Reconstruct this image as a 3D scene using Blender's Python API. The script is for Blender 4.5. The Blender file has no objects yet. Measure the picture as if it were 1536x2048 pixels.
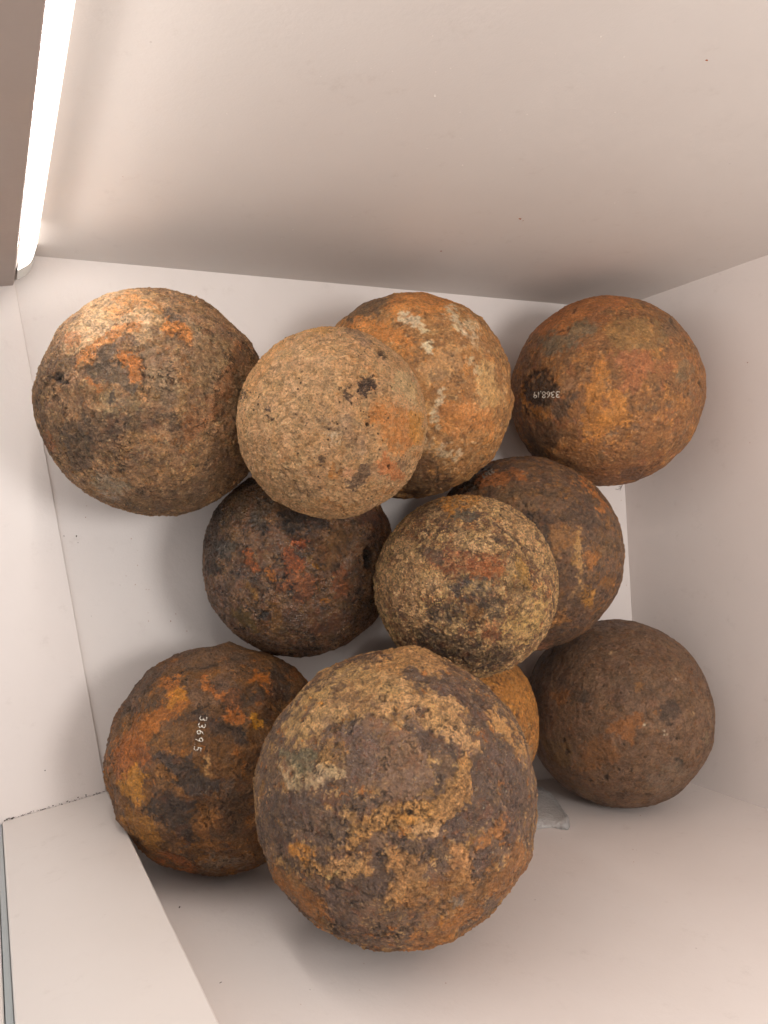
import bpy, bmesh, math, random
import numpy as np
from mathutils import Matrix, Vector

sc = bpy.context.scene
col = sc.collection

# ------------------------------------------------------------------ camera
F = 1540.0                       # focal length in photo pixels (photo 1536 x 2048)
CX, CY = 768.0, 1024.0
CAMH = 0.80                      # camera height above the floor of the display case


def nrm(v):
    v = np.asarray(v, float)
    return v / np.linalg.norm(v)


_d = nrm([60 - CX, 1070 - CY, F])                # straight down, seen from the camera
_x = np.array([4387.0, -47.0, F])
_x = nrm(_x - (_x @ _d) * _d)
_z = -_d
_y = np.cross(_z, _x)
R = np.stack([_x, _y, _z])                       # camera axes (x right, y down, z forward) -> world
CAM = np.array([0.0, 0.0, CAMH])


def ray(x, y):
    return R @ nrm([x - CX, y - CY, F])


def on_plane(x, y, p, n):
    r = ray(x, y)
    t = ((np.asarray(p) - CAM) @ np.asarray(n)) / (r @ np.asarray(n))
    return CAM + r * t


def floor_pt(x, y, z=0.0):
    return on_plane(x, y, (0, 0, z), (0, 0, 1))


def project(P):
    c = (P - CAM) @ R                            # rows: world -> camera axes
    return CX + F * c[:, 0] / c[:, 2], CY + F * c[:, 1] / c[:, 2]


cam_d = bpy.data.cameras.new('camera')
cam = bpy.data.objects.new('camera', cam_d)
col.objects.link(cam)
M = Matrix.Identity(4)
for k, v in enumerate((R @ [1, 0, 0], R @ [0, -1, 0], R @ [0, 0, -1])):
    for i in range(3):
        M[i][k] = v[i]
M.translation = Vector(CAM)
cam.matrix_world = M
cam_d.sensor_fit = 'VERTICAL'
cam_d.sensor_height = 36.0
cam_d.sensor_width = 27.0
cam_d.lens = 36.0 * F / 2048.0
cam_d.clip_start = 0.01
cam_d.clip_end = 50
sc.camera = cam

# ------------------------------------------------------------------ world and exposure
STRIP = 41.0
WORLD = 0.76
w = bpy.data.worlds.new('World')
sc.world = w
w.use_nodes = True
bg = w.node_tree.nodes['Background']
bg.inputs['Color'].default_value = (1.0, 0.965, 0.945, 1)
bg.inputs['Strength'].default_value = WORLD
sc.view_settings.view_transform = 'Standard'
sc.view_settings.look = 'None'
sc.view_settings.exposure = 0.14
sc.view_settings.gamma = 1.0
sc.render.engine = 'CYCLES'
sc.cycles.max_bounces = 10
sc.cycles.diffuse_bounces = 6
sc.cycles.use_denoising = True

# soft lamp added above the open case for even fill, out of view
lamp_d = bpy.data.lights.new('added_fill_lamp', 'AREA')
lamp_d.shape = 'DISK'
lamp_d.size = 0.34
lamp_d.energy = 5.6
lamp_d.color = (1.0, 0.955, 0.92)
lamp = bpy.data.objects.new('added_fill_lamp', lamp_d)
col.objects.link(lamp)
lamp.location = (0.52, 0.02, 1.35)
lamp.rotation_euler = (math.radians(-4), 0, 0)


# ------------------------------------------------------------------ small helpers
def lin(h, g=1.0):
    h = h.lstrip('#')
    c = np.array([int(h[i:i + 2], 16) / 255 for i in (0, 2, 4)])
    return np.where(c <= 0.04045, c / 12.92, ((c + 0.055) / 1.055) ** 2.4) * g


def link(name, me, mat=None, parent=None, **props):
    o = bpy.data.objects.new(name, me)
    col.objects.link(o)
    if mat is not None and me is not None:
        me.materials.append(mat)
    if parent is not None:
        o.parent = parent
        o.matrix_parent_inverse = parent.matrix_world.inverted()
    for k, v in props.items():
        o[k] = v
    return o


def mesh_from(name, V, Fc, smooth=False):
    me = bpy.data.meshes.new(name)
    me.from_pydata([tuple(map(float, v)) for v in V], [], Fc)
    me.update()
    if smooth:
        me.polygons.foreach_set('use_smooth', [True] * len(me.polygons))
    return me


def prism(name, base, heights, offs=((0, 0), (0, 0)), mat=None, bevel=0.0, parent=None, **props):
    """a solid from a convex floor outline; heights=(z0,z1), offs=xy shift at z0 and z1"""
    n = len(base)
    V = [(x + offs[k][0], y + offs[k][1], heights[k]) for k in (0, 1) for x, y in base]
    Fc = [tuple(range(n))[::-1], tuple(range(n, 2 * n))] + [(i, (i + 1) % n, n + (i + 1) % n, n + i) for i in range(n)]
    me = mesh_from(name, V, Fc)
    bm = bmesh.new()
    bm.from_mesh(me)
    bmesh.ops.recalc_face_normals(bm, faces=bm.faces)
    if bevel:
        bmesh.ops.bevel(bm, geom=list(bm.edges), offset=bevel, segments=3, affect='EDGES', profile=0.5)
        for f in bm.faces:
            f.smooth = True
    bm.to_mesh(me)
    bm.free()
    if bevel:
        me.set_sharp_from_angle(angle=math.radians(40))
    return link(name, me, mat, parent, **props)


# ------------------------------------------------------------------ gradient noise on arrays of points
_rs = np.random.RandomState(7)
_perm = np.concatenate([_rs.permutation(256)] * 3).astype(np.int64)
_g = _rs.normal(size=(256, 3))
_g = (_g / np.linalg.norm(_g, axis=1)[:, None]).astype(np.float32)


def noise(P):
    P = P.astype(np.float32)
    I = np.floor(P).astype(np.int64)
    f = P - I
    I &= 255
    u = f * f * f * (f * (f * 6 - 15) + 10)
    res = 0
    for dx in (0, 1):
        wx = u[:, 0] if dx else 1 - u[:, 0]
        a = _perm[I[:, 0] + dx]
        for dy in (0, 1):
            wy = wx * (u[:, 1] if dy else 1 - u[:, 1])
            b = _perm[a + I[:, 1] + dy]
            for dz in (0, 1):
                g = _g[_perm[b + I[:, 2] + dz]]
                d = g[:, 0] * (f[:, 0] - dx) + g[:, 1] * (f[:, 1] - dy) + g[:, 2] * (f[:, 2] - dz)
                res = res + d * wy * (u[:, 2] if dz else 1 - u[:, 2])
    return res


def fbm(P, s, o=4, seed=0.0, gain=0.55):
    t = 0
    a = 1.0
    tot = 0
    for k in range(o):
        t = t + a * noise(P * (s * 2.03 ** k) + seed + 17.3 * k)
        tot += a
        a *= gain
    return t / tot * 1.7


def ss(a, b, x):
    t = np.clip((x - a) / (b - a), 0, 1)
    return t * t * (3 - 2 * t)


# ------------------------------------------------------------------ materials
def new_mat(name):
    m = bpy.data.materials.new(name)
    m.use_nodes = True
    nt = m.node_tree
    return m, nt, nt.nodes['Principled BSDF']


def N(nt, t, **kw):
    n = nt.nodes.new(t)
    for k, v in kw.items():
        if k in n.inputs.keys():
            n.inputs[k].default_value = v
        else:
            setattr(n, k, v)
    return n


def maprange(nt, src, a, b, c, d, smooth=False):
    n = nt.nodes.new('ShaderNodeMapRange')
    if smooth:
        n.interpolation_type = 'SMOOTHSTEP'
    n.inputs[1].default_value = a
    n.inputs[2].default_value = b
    n.inputs[3].default_value = c
    n.inputs[4].default_value = d
    nt.links.new(src, n.inputs[0])
    return n.outputs[0]


def mixc(nt, fac, a, b, mode='MIX'):
    n = nt.nodes.new('ShaderNodeMix')
    n.data_type = 'RGBA'
    n.blend_type = mode
    n.clamp_result = False
    for s, v in ((n.inputs[0], fac), (n.inputs[6], a), (n.inputs[7], b)):
        if isinstance(v, bpy.types.NodeSocket):
            nt.links.new(v, s)
        elif isinstance(v, (int, float)):
            s.default_value = v
        else:
            s.default_value = (*v, 1)
    return n.outputs[2]


def rust_mat(name, fine=1.0, spk=0.5, spkcol='#c8a070', pit=0.5, bump=1.0, seed=0.0, scale=1.0, spec=0.6):
    m, nt, b = new_mat(name)
    L = nt.links.new
    tc = N(nt, 'ShaderNodeTexCoord')
    mp = N(nt, 'ShaderNodeMapping')
    mp.inputs['Location'].default_value = (seed, seed * 0.7, -seed * 0.3)
    L(tc.outputs['Object'], mp.inputs['Vector'])
    co = mp.outputs['Vector']
    at = N(nt, 'ShaderNodeAttribute', attribute_name='Tint')
    ro = N(nt, 'ShaderNodeAttribute', attribute_name='Rough')

    def nz(s, d=6, r=0.6, dist=0.0):
        n = N(nt, 'ShaderNodeTexNoise')
        n.inputs['Scale'].default_value = s * scale
        n.inputs['Detail'].default_value = d
        n.inputs['Roughness'].default_value = r
        n.inputs['Distortion'].default_value = dist
        L(co, n.inputs['Vector'])
        return n.outputs['Fac']
    n1 = nz(190, 7, 0.68, 0.6)
    n2 = nz(620, 4, 0.65)
    n3 = nz(340, 5, 0.7, 1.2)
    n4 = nz(90, 6, 0.7, 0.8)
    # value variation, stronger on rough crust than on smooth scale
    grit = maprange(nt, ro.outputs['Fac'], 0.42, 0.8, 0.3, 1.0)
    v1 = maprange(nt, n1, 0.36, 0.64, 1 - 0.52 * fine, 1 + 0.48 * fine)
    c = mixc(nt, grit, at.outputs['Color'], v1, 'MULTIPLY')
    v2 = maprange(nt, n2, 0.38, 0.62, 1 - 0.36 * fine, 1 + 0.42 * fine)
    c = mixc(nt, grit, c, v2, 'MULTIPLY')
    # pale grains, orange grains, dark grains
    f1 = maprange(nt, n3, 0.54, 0.66, 0, spk, True)
    sc_ = lin(spkcol)
    c = mixc(nt, f1, c, mixc(nt, 0.5, at.outputs['Color'], sc_))
    f2 = maprange(nt, n4, 0.53, 0.63, 0, 0.42 * fine, True)
    c = mixc(nt, f2, c, mixc(nt, 0.55, at.outputs['Color'], lin('#a0551c')))
    n5 = nz(150, 6, 0.72, 1.0)
    f3 = maprange(nt, n5, 0.46, 0.36, 0, 0.6 * fine, True)
    c = mixc(nt, f3, c, mixc(nt, 0.72, at.outputs['Color'], lin('#2c221d')))
    n6 = nz(430, 3, 0.6)
    f6 = maprange(nt, n6, 0.64, 0.72, 0, 0.55 * spk, True)  # glints painted into the base colour as tiny pale specks
    c = mixc(nt, f6, c, lin('#f0d8ae'))
    vor = N(nt, 'ShaderNodeTexVoronoi')
    vor.inputs['Scale'].default_value = 210 * scale
    L(co, vor.inputs['Vector'])
    f4 = maprange(nt, vor.outputs['Distance'], 0.10, 0.24, pit, 0, True)
    sel = maprange(nt, nz(60, 3), 0.46, 0.58, 0, 1, True)
    mm = N(nt, 'ShaderNodeMath', operation='MULTIPLY')
    L(f4, mm.inputs[0])
    L(sel, mm.inputs[1])
    c = mixc(nt, mm.outputs[0], c, lin('#241a15'))
    L(c, b.inputs['Base Color'])
    # roughness
    r2 = N(nt, 'ShaderNodeMath', operation='ADD')
    L(ro.outputs['Fac'], r2.inputs[0])
    L(maprange(nt, n3, 0.32, 0.66, 0.14, -0.3), r2.inputs[1])
    L(r2.outputs[0], b.inputs['Roughness'])
    b.inputs['Specular IOR Level'].default_value = spec
    # relief
    prev = None
    n0 = nz(62, 5, 0.62, 0.8)
    for src, st, ds in ((n0, 1.0, 0.011), (n1, 1.0, 0.0065), (n3, 1.0, 0.0026), (n2, 0.9, 0.0014), (n5, 0.9, 0.0045)):
        bp = N(nt, 'ShaderNodeBump')
        bp.inputs['Strength'].default_value = min(1.0, st * bump)
        bp.inputs['Distance'].default_value = ds * bump
        if src is not n0:
            g_ = N(nt, 'ShaderNodeMath', operation='MULTIPLY')
            L(grit, g_.inputs[0])
            g_.inputs[1].default_value = ds * bump
            L(g_.outputs[0], bp.inputs['Distance'])
        L(src, bp.inputs['Height'])
        if prev:
            L(prev, bp.inputs['Normal'])
        prev = bp.outputs['Normal']
    bp = N(nt, 'ShaderNodeBump', invert=True)
    bp.inputs['Strength'].default_value = 0.8
    bp.inputs['Distance'].default_value = 0.0012
    L(mm.outputs[0], bp.inputs['Height'])
    L(prev, bp.inputs['Normal'])
    L(bp.outputs['Normal'], b.inputs['Normal'])
    return m


def paint_mat(name, c0, c1, rough=0.5, bump=0.25, bscale=420, mottle=3.0, specks=0.0):
    m, nt, b = new_mat(name)
    L = nt.links.new
    tc = N(nt, 'ShaderNodeTexCoord')
    co = tc.outputs['Object']

    def nz(s, d=4, r=0.55):
        n = N(nt, 'ShaderNodeTexNoise')
        n.inputs['Scale'].default_value = s
        n.inputs['Detail'].default_value = d
        n.inputs['Roughness'].default_value = r
        L(co, n.inputs['Vector'])
        return n.outputs['Fac']
    f = maprange(nt, nz(mottle, 5, 0.6), 0.35, 0.65, 0, 1)
    c = mixc(nt, f, lin(c0), lin(c1))
    # faint dirt and a few dark specks
    f2 = maprange(nt, nz(38, 8, 0.75), 0.56, 0.78, 0, 0.20, True)
    c = mixc(nt, f2, c, lin('#9c8b80'))
    if specks:
        vo = N(nt, 'ShaderNodeTexVoronoi')
        vo.inputs['Scale'].default_value = 34
        L(co, vo.inputs['Vector'])
        f3 = maprange(nt, vo.outputs['Distance'], 0.018, 0.03, specks, 0, True)
        s3 = maprange(nt, nz(7, 2), 0.56, 0.6, 0, 1, True)
        mm = N(nt, 'ShaderNodeMath', operation='MULTIPLY')
        L(f3, mm.inputs[0])
        L(s3, mm.inputs[1])
        c = mixc(nt, mm.outputs[0], c, lin('#6b4a35'))
    L(c, b.inputs['Base Color'])
    rr = maprange(nt, nz(14, 4), 0.3, 0.7, rough - 0.06, rough + 0.08)
    L(rr, b.inputs['Roughness'])
    b.inputs['Specular IOR Level'].default_value = 0.4
    prev = None
    for s, st, ds in ((bscale, bump, 0.0008), (bscale * 0.35, bump * 0.8, 0.0012), (9, 0.25, 0.004)):
        bp = N(nt, 'ShaderNodeBump')
        bp.inputs['Strength'].default_value = st
        bp.inputs['Distance'].default_value = ds
        L(nz(s, 3, 0.5), bp.inputs['Height'])
        if prev:
            L(prev, bp.inputs['Normal'])
        prev = bp.outputs['Normal']
    L(prev, b.inputs['Normal'])
    return m


def flat_mat(name, c, rough=0.6, metal=0.0, emit=None, es=0.0, spec=0.5):
    m, nt, b = new_mat(name)
    b.inputs['Base Color'].default_value = (*lin(c), 1)
    b.inputs['Roughness'].default_value = rough
    b.inputs['Metallic'].default_value = metal
    b.inputs['Specular IOR Level'].default_value = spec
    if emit is not None:
        b.inputs['Emission Color'].default_value = (*emit, 1)
        b.inputs['Emission Strength'].default_value = es
    return m


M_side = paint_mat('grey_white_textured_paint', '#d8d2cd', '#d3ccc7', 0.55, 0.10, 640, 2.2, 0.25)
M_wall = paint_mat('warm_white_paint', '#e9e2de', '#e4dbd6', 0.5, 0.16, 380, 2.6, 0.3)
M_floor = paint_mat('warm_white_floor_paint', '#e2dbd7', '#dbd3ce', 0.5, 0.16, 420, 3.0, 0.35)
M_post = paint_mat('smooth_white_post_paint', '#ebe4df', '#e7dfd9', 0.42, 0.07, 240, 3.0, 0.15)
M_dirt = flat_mat('dark_joint_dirt', '#3a3029', 0.9)

# ------------------------------------------------------------------ the display case
WT = 0.012
TOPZ = 1.15


def corner(px, py, z0pt):
    return None


A0 = floor_pt(72, 512)[:2]                        # floor corner by the light strip
dTop = nrm(floor_pt(1110, 607)[:2] - A0)
B0 = floor_pt(268, 1676)[:2]
dBot = nrm(floor_pt(1085, 1559)[:2] - B0)
C0 = floor_pt(1250, 970)[:2]
C1 = floor_pt(1265, 1235)[:2]
dR = nrm(C1 - C0)


def isect(p, d, q, e):
    m_ = np.array([[d[0], -e[0]], [d[1], -e[1]]])
    s = np.linalg.solve(m_, q - p)
    return p + d * s[0]


cTR = isect(A0, dTop, C0, dR)
cBR = isect(B0, dBot, C0, dR)
LEAN_R = 0.062                                    # the right wall leans out a little
OUT = -0.06
tl = A0 + dTop * ((OUT - A0[0]) / dTop[0])
bl = B0 + dBot * ((OUT - B0[0]) / dBot[0])
J0 = floor_pt(31, 590)[:2]
J1 = floor_pt(215, 1580)[:2]
dJ = nrm(J1 - J0)
jT = isect(J0, dJ, A0, dTop)
jB = isect(J0, dJ, B0, dBot)
nT = np.array([-dTop[1], dTop[0]])
nB = np.array([dBot[1], -dBot[0]])
if nB[1] > 0:
    nB = -nB
nR = np.array([-dR[1], dR[0]])
if nR[0] < 0:
    nR = -nR

struct = dict(kind='structure')
# floor board, a dark joint 1 mm wide is left against the bottom wall and the sill
prism('case_floor', [[-0.34, jT[1] + 0.004], cTR + [0.01, 0.01], cBR + [0.01, 0.0012], [-0.34, jB[1] + .0012]], (-0.018, 0.0),
      mat=M_floor, **struct)
prism('case_sill', [jB + [-0.0001, -0.01], jT + [-0.0001, 0.01], [-0.34, jT[1] + .01], [-0.34, jB[1] - .01]], (0.0001, 0.0026),
      mat=M_wall, bevel=0.0008, **struct)
prism('case_underside', [(-.36, -.4), (.9, -.4), (.9, .42), (-.36, .42)], (-0.04, -0.02), mat=M_dirt, **struct)

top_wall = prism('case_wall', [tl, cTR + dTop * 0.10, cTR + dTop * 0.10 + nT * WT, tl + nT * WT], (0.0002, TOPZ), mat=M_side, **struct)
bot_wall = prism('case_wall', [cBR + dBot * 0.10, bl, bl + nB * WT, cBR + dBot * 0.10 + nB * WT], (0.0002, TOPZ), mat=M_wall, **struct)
right_wall = prism('case_wall', [cTR + nT * .02, cBR + nB * .02, cBR + nB * .02 + nR * WT, cTR + nT * .02 + nR * WT], (0.0002, TOPZ),
                   offs=((0, 0), (LEAN_R * TOPZ, 0)), mat=M_wall, **struct)

# corner posts at the open front
lo = floor_pt(5, 1641)[:2]
inner = J1 + np.array([0.0, 0.0])
LPV = nrm([-0.047, 0.001, 0.999])
LPV = R @ nrm([-30 - CX, 1070 - CY, F])
sx = -(LPV[0] / LPV[2])
lean = (-LPV[0] / -LPV[2]) * 1.0
lean = LPV[0] / LPV[2]                            # sideways shift per metre of height
post = prism('corner_post', [inner, lo, lo + [0.0, -0.09], inner + [0.0, -0.049]], (0.0028, TOPZ - 0.01),
             offs=((0, 0), (lean * TOPZ, 0.0)), mat=M_post, bevel=0.0016)
post['label'] = 'broad bright white post in the lower left corner, beside the ball numbered 3369.5'
post['category'] = 'post'
pf = floor_pt(26, 573)[:2]

M_post2 = paint_mat('post_paint_with_shade', '#a3968f', '#9e9189', 0.5, 0.1, 300, 3.0, 0.0)  # shade of the backlit post is mixed into its paint colour
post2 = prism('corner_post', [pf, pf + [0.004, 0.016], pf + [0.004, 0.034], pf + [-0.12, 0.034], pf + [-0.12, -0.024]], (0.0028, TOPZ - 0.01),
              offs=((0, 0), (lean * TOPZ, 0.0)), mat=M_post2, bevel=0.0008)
post2['label'] = 'post with grey shade painted on in the upper left corner, left of the lit light strip'
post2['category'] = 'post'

# outer frame seen past the lower left post: glass edge and white frame
M_glass = flat_mat('blue_grey_glass_edge', '#a3adb0', 0.3, 0.0, spec=0.7)
gz = [lo + [-0.0005, -0.0025], lo + [-0.0045, -0.0025], lo + [-0.0045, -0.09], lo + [-0.0005, -0.09]]
g_o = prism('glass_pane_edge', gz, (0.002, TOPZ - 0.02), offs=((0, 0), (lean * TOPZ, 0.0)), mat=M_glass, bevel=0.0006,
            label='thin blue grey glass edge running along the left side of the lower left post', category='glass edge')
fr = prism('outer_frame', [lo + [-0.0050, -0.004], lo + [-0.09, -0.004], lo + [-0.09, -0.06], lo + [-0.0050, -0.06]], (0.002, TOPZ - 0.02),
           offs=((0, 0), (lean * TOPZ, 0.0)), mat=M_post, bevel=0.001,
           label='sliver of white outer frame at the far left edge, beyond the glass edge', category='frame')

# light strip standing in the upper left corner
root = bpy.data.objects.new('light_strip', None)
col.objects.link(root)
root['label'] = 'glowing white light strip with rounded end, running up the upper left corner'
root['category'] = 'light strip'
p0 = floor_pt(70, 512)[:2] - nT * 0.0006
pq = floor_pt(59, 549)[:2]
p1 = floor_pt(33, 563)[:2]
root.location = (*((p0 + p1) / 2), 0)
bpy.context.view_layer.update()
_l = R @ nrm([-18 - CX, 1070 - CY, F])
leanS = _l[0] / _l[2]
M_house = flat_mat('white_plastic_housing', '#dcd8d2', 0.45)
M_cap = flat_mat('translucent_end_cap', '#e9ebe6', 0.35)


def lit(name, strength):
    m, nt, b = new_mat(name)
    b.inputs['Base Color'].default_value = (0.9, 0.9, 0.88, 1)
    b.inputs['Emission Color'].default_value = (1.0, 0.93, 0.87, 1)
    b.inputs['Emission Strength'].default_value = strength
    return m


def arc(a, c, b_, n=8):
    """rounded corner from a over control point c to b_"""
    return [a * (1 - t) ** 2 + c * 2 * t * (1 - t) + b_ * t * t for t in [k / n for k in range(n + 1)]]


back0, back1 = p0 + np.array([-.004, .0004]), p1 + np.array([0.001, .012])
prof = [p1] + arc(p1 + (pq - p1) * .55, pq, pq + (p0 - pq) * .35) + [p0]


def strip_part(name, pr, z0, z1, mat):
    return prism(name, list(pr) + [back0, back1], (z0, z1), offs=((leanS * z0, 0), (leanS * z1, 0)), mat=mat, parent=root)


strip_part('diffuser_end', prof, 0.034, 0.0898, lit('lit_diffuser_end', 2.6))
dif = strip_part('diffuser', prof, 0.090, TOPZ - 0.03, lit('lit_diffuser_front', STRIP))
# the flank of the diffuser lets out less light than its front
dif.data.materials.append(lit('lit_diffuser_flank', 1.15))
for f_ in dif.data.polygons:
    nn = f_.normal
    if nn.y > -0.62:
        f_.material_index = 1
strip_part('end_cap', prof, 0.004, 0.0338, M_cap)

# ------------------------------------------------------------------ cannonballs: size and place
BP = dict(A=(314, 808, 230), B=(665, 848, 190), C=(821, 793, 203), D=(1209, 786, 192), E=(600, 1119, 193),
          Fb=(931, 1171, 182), G=(1047, 1106, 195), H=(1234, 1422, 189), I=(443, 1510, 226), J=(791, 1584, 290), K=(905, 1445, 175))
UP = dict(B=0.634, Fb=0.675, J=0.607)


def place(n):
    x, y, rp = BP[n]
    off = math.hypot(x - CX, y - CY)
    c = math.cos(math.atan(off / F))
    a = math.atan(rp / F * c * math.sqrt(c))
    r = ray(x, y)
    t = UP.get(n) or CAMH / (-r[2] + math.sin(a))
    return CAM + r * t, t * math.sin(a)


_ico = {}


def ico(n):
    if n not in _ico:
        bm = bmesh.new()
        bmesh.ops.create_icosphere(bm, subdivisions=n, radius=1.0)
        me = bpy.data.meshes.new('ico')
        bm.to_mesh(me)
        bm.free()
        V = np.empty(len(me.vertices) * 3, np.float32)
        me.vertices.foreach_get('co', V)
        _ico[n] = (me, V.reshape(-1, 3))
    return _ico[n]


def capsule_sd(X, Y, pts):
    sd = np.full(X.shape, 1e9)
    if len(pts) == 1:
        x, y, r = pts[0]
        return np.hypot(X - x, Y - y) - r
    for (x0, y0, r0), (x1, y1, r1) in zip(pts[:-1], pts[1:]):
        dx, dy = x1 - x0, y1 - y0
        t = np.clip(((X - x0) * dx + (Y - y0) * dy) / (dx * dx + dy * dy + 1e-9), 0, 1)
        sd = np.minimum(sd, np.hypot(X - x0 - t * dx, Y - y0 - t * dy) - (r0 + (r1 - r0) * t))
    return sd


GAIN = 1.6
BALL = {}
AMP = dict(D=.95)
CON = dict(A=.22, B=.45, J=.42, I=.40, Fb=.42, H=.22, K=.2)
SAT = dict(C=.90, D=.90, A=.92, E=1.12, B=.88, I=.98, G=1.0)
LIFT = dict(A=1.16, E=.95, H=.9, B=1.08, C=1.05, I=1.06, Fb=1.1)


def make_ball(key, sub, base, layers, strokes, frame, seed, facet=0.0, flake=1.0, dust=.35, dustcol='#a98558', grainh=.0018, lump=0.012, mid=0.006, fine=0.0022, crop=None,
              lumps=(), cracks=(), holes=(), rust=None, label='', rag=1.0):
    """base: (c0,c1,noise scale); layers: noise patches (colour, scale, lo, hi, height, rough, strength);
    strokes: patches placed on the side that shows, coordinates in crop pixels"""
    cpos, r = place(key)
    me0, U = ico(sub)
    me = me0.copy()
    me.name = 'cannonball'
    P = U.astype(np.float64)
    # project the plain sphere
    X, Y = project(cpos + P * r)
    view = nrm(CAM - cpos)
    facing = P @ view
    ox, oy, s = crop
    pxr = BP[key][2]
    Xc, Yc = (X - ox) * s, (Y - oy) * s
    w1 = fbm(P, 5.5, 4, seed + 3)
    w2 = fbm(P, 5.5, 4, seed + 9)
    w3 = fbm(P, 22, 3, seed + 13)
    w4 = fbm(P, 22, 3, seed + 19)
    Xw = Xc + (w1 * 0.10 + w3 * 0.075) * pxr * s * rag
    Yw = Yc + (w2 * 0.10 + w4 * 0.075) * pxr * s * rag
    vis = ss(-0.32, -0.05, facing)
    n_a = fbm(P, base[2], 5, seed)
    t = ss(-0.35, 0.35, n_a)[:, None]
    C = lin(base[0]) * (1 - t) + lin(base[1]) * t
    Hh = np.zeros(len(P))
    Rg = np.full(len(P), base[3] - .04)
    for k, (c, scl, a, b_, h, ro, st) in enumerate(layers):
        n = fbm(P + 0.06 * np.stack([w3, w4, w1], 1), scl, 5, seed + 31 + 7 * k, 0.62)
        mk = ss(a, b_, n) * st
        C = C * (1 - mk[:, None]) + lin(c) * mk[:, None]
        Hh += mk * h
        Rg = Rg * (1 - mk) + ro * mk
    wf = fbm(P, 26, 5, seed + 71, 0.7)
    grain = fbm(P, 32, 4, seed + 77, 0.75)
    for st in strokes:
        c, pts, o = st[0], st[1], (st[2] if len(st) > 2 else {})
        e = o.get('e', 0.018) * pxr * s
        rmx = max(p_[2] for p_ in pts)
        kk = min(1.0, rmx / (0.14 * pxr * s))
        e *= max(kk, .25)
        sd = capsule_sd(Xw, Yw, pts) + wf * 0.085 * kk * pxr * s * rag
        mk = (1 - ss(-e, e, sd)) * min(1.0, o.get('a', 0.88) * AMP.get(key, 1.0)) * vis
        mk = mk * (0.72 + 0.28 * ss(-.3, .05, grain))
        if 'brk' in o:                                   # broken up by noise
            bn = fbm(P, o.get('bs', 14), 5, seed + 90 + len(pts), 0.65)
            mk = mk * ss(-o['brk'], o['brk'] * 0.4, bn + 0.05)
        c2 = lin(c)
        C = C * (1 - mk[:, None]) + c2 * mk[:, None]
        Hh += mk * o.get('h', 0.0)
        Rg = Rg * (1 - mk) + o.get('ro', 0.62) * mk
    # flaking: the skin lifts in thin terraces whose broken edges are darkened
    tq = fbm(P + 0.03 * np.stack([w3, w4, w1], 1), 5.0, 6, seed + 201, 0.58) * 3.2 + 10
    fr = tq - np.floor(tq)
    terr = np.floor(tq) + ss(.44, .56, fr) - tq * .8
    edge = np.exp(-((fr - .5) / .09) ** 2) * ss(-.1, .25, fbm(P, 4, 2, seed + 215))
    C = C * (1 - .66 * (edge * flake)[:, None])
    rim = np.exp(-((fr - .68) / .08) ** 2) * ss(-.1, .25, fbm(P, 4, 2, seed + 215))
    C = C * (1 + .38 * (rim * flake)[:, None])
    # pale grains mixed through everything at a few millimetres, dark in the hollows
    gr = fbm(P, 55, 4, seed + 171, 0.75)
    rg0 = np.clip((Rg - .42) / .3, .15, 1)
    mk = ss(.22, .46, gr) * dust * 1.3 * rg0
    C = C * (1 - mk[:, None]) + lin(dustcol) * mk[:, None]
    mk = ss(.12, .42, -gr) * .7 * rg0
    C = C * (1 - mk[:, None] * .55)
    # colour wander inside patches
    hv = fbm(P, 9, 4, seed + 55)[:, None]
    C = C * (1 + 0.30 * hv + 0.16 * fbm(P, 45, 3, seed + 58, 0.7)[:, None])
    C[:, 2] *= (1 - 0.18 * fbm(P, 6, 3, seed + 66))
    # relief
    rgh = np.clip((Rg - .42) / .38, 0, 1) * .75 + .25 * ss(-.2, .2, fbm(P, 3.2, 3, seed + 99))
    rgh = .12 + .88 * rgh
    D = 1.9 * lump * fbm(P, 1.6, 3, seed + 101) + .8 * lump * fbm(P, 3.6, 2, seed + 105) + 2.6 * (.35 + .65 * rgh) * mid * fbm(P, 8, 5, seed + 111, 0.68) + 3.2 * rgh * fine * fbm(P, 22, 4, seed + 121, 0.72)
    D -= rgh * fine * 2.6 * ss(.16, .36, fbm(P, 20, 3, seed + 140, 0.6))
    fa = np.abs(fbm(P, 2.1, 2, seed + 160))
    D -= 2.6 * facet * (fa - fa.mean())
    rid = 1 - np.abs(fbm(P, 12, 4, seed + 131)) * 3
    D += (.3 + .7 * rgh) * mid * 0.7 * np.clip(rid, -1, 1)
    terr = terr - terr.mean()
    D += Hh * 0.016 + gr * grainh * rgh + terr * .0105 * flake - edge * .004 * flake
    for x, y, rr, h in lumps:
        sd = np.hypot(Xc - x, Yc - y) / rr
        D += h * np.exp(-sd * sd * 1.4) * (1 + 0.5 * w3) * ss(-0.4, -0.1, facing)
    for pts, wd_, dp in cracks:
        sd = capsule_sd(Xc + w3 * 6 * s, Yc + w4 * 6 * s, [(x, y, 0) for x, y in pts])
        mk = np.exp(-(sd / wd_) ** 2) * ss(0, 0.1, facing)
        D -= dp * mk
        C = C * (1 - 0.6 * mk[:, None]) + lin('#1d1512') * 0.6 * mk[:, None]
    for x, y, rr, dp in holes:
        sd = np.hypot(Xc + w3 * 3 * s - x, (Yc + w4 * 3 * s - y) * 0.75) / rr
        mk = (1 - ss(0.75, 1.15, sd)) * ss(0, 0.05, facing)
        D -= dp * mk
        C = C * (1 - 0.75 * mk[:, None]) + lin('#1a1310') * 0.75 * mk[:, None]
    Vn = P * (r * (1 + D))[:, None]
    lum = np.clip(C @ np.array([.3, .6, .1]), .01, 1)
    C = C * ((lum / .17) ** CON.get(key, .32))[:, None]
    lum = (C @ np.array([.3, .6, .1]))[:, None]
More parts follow.
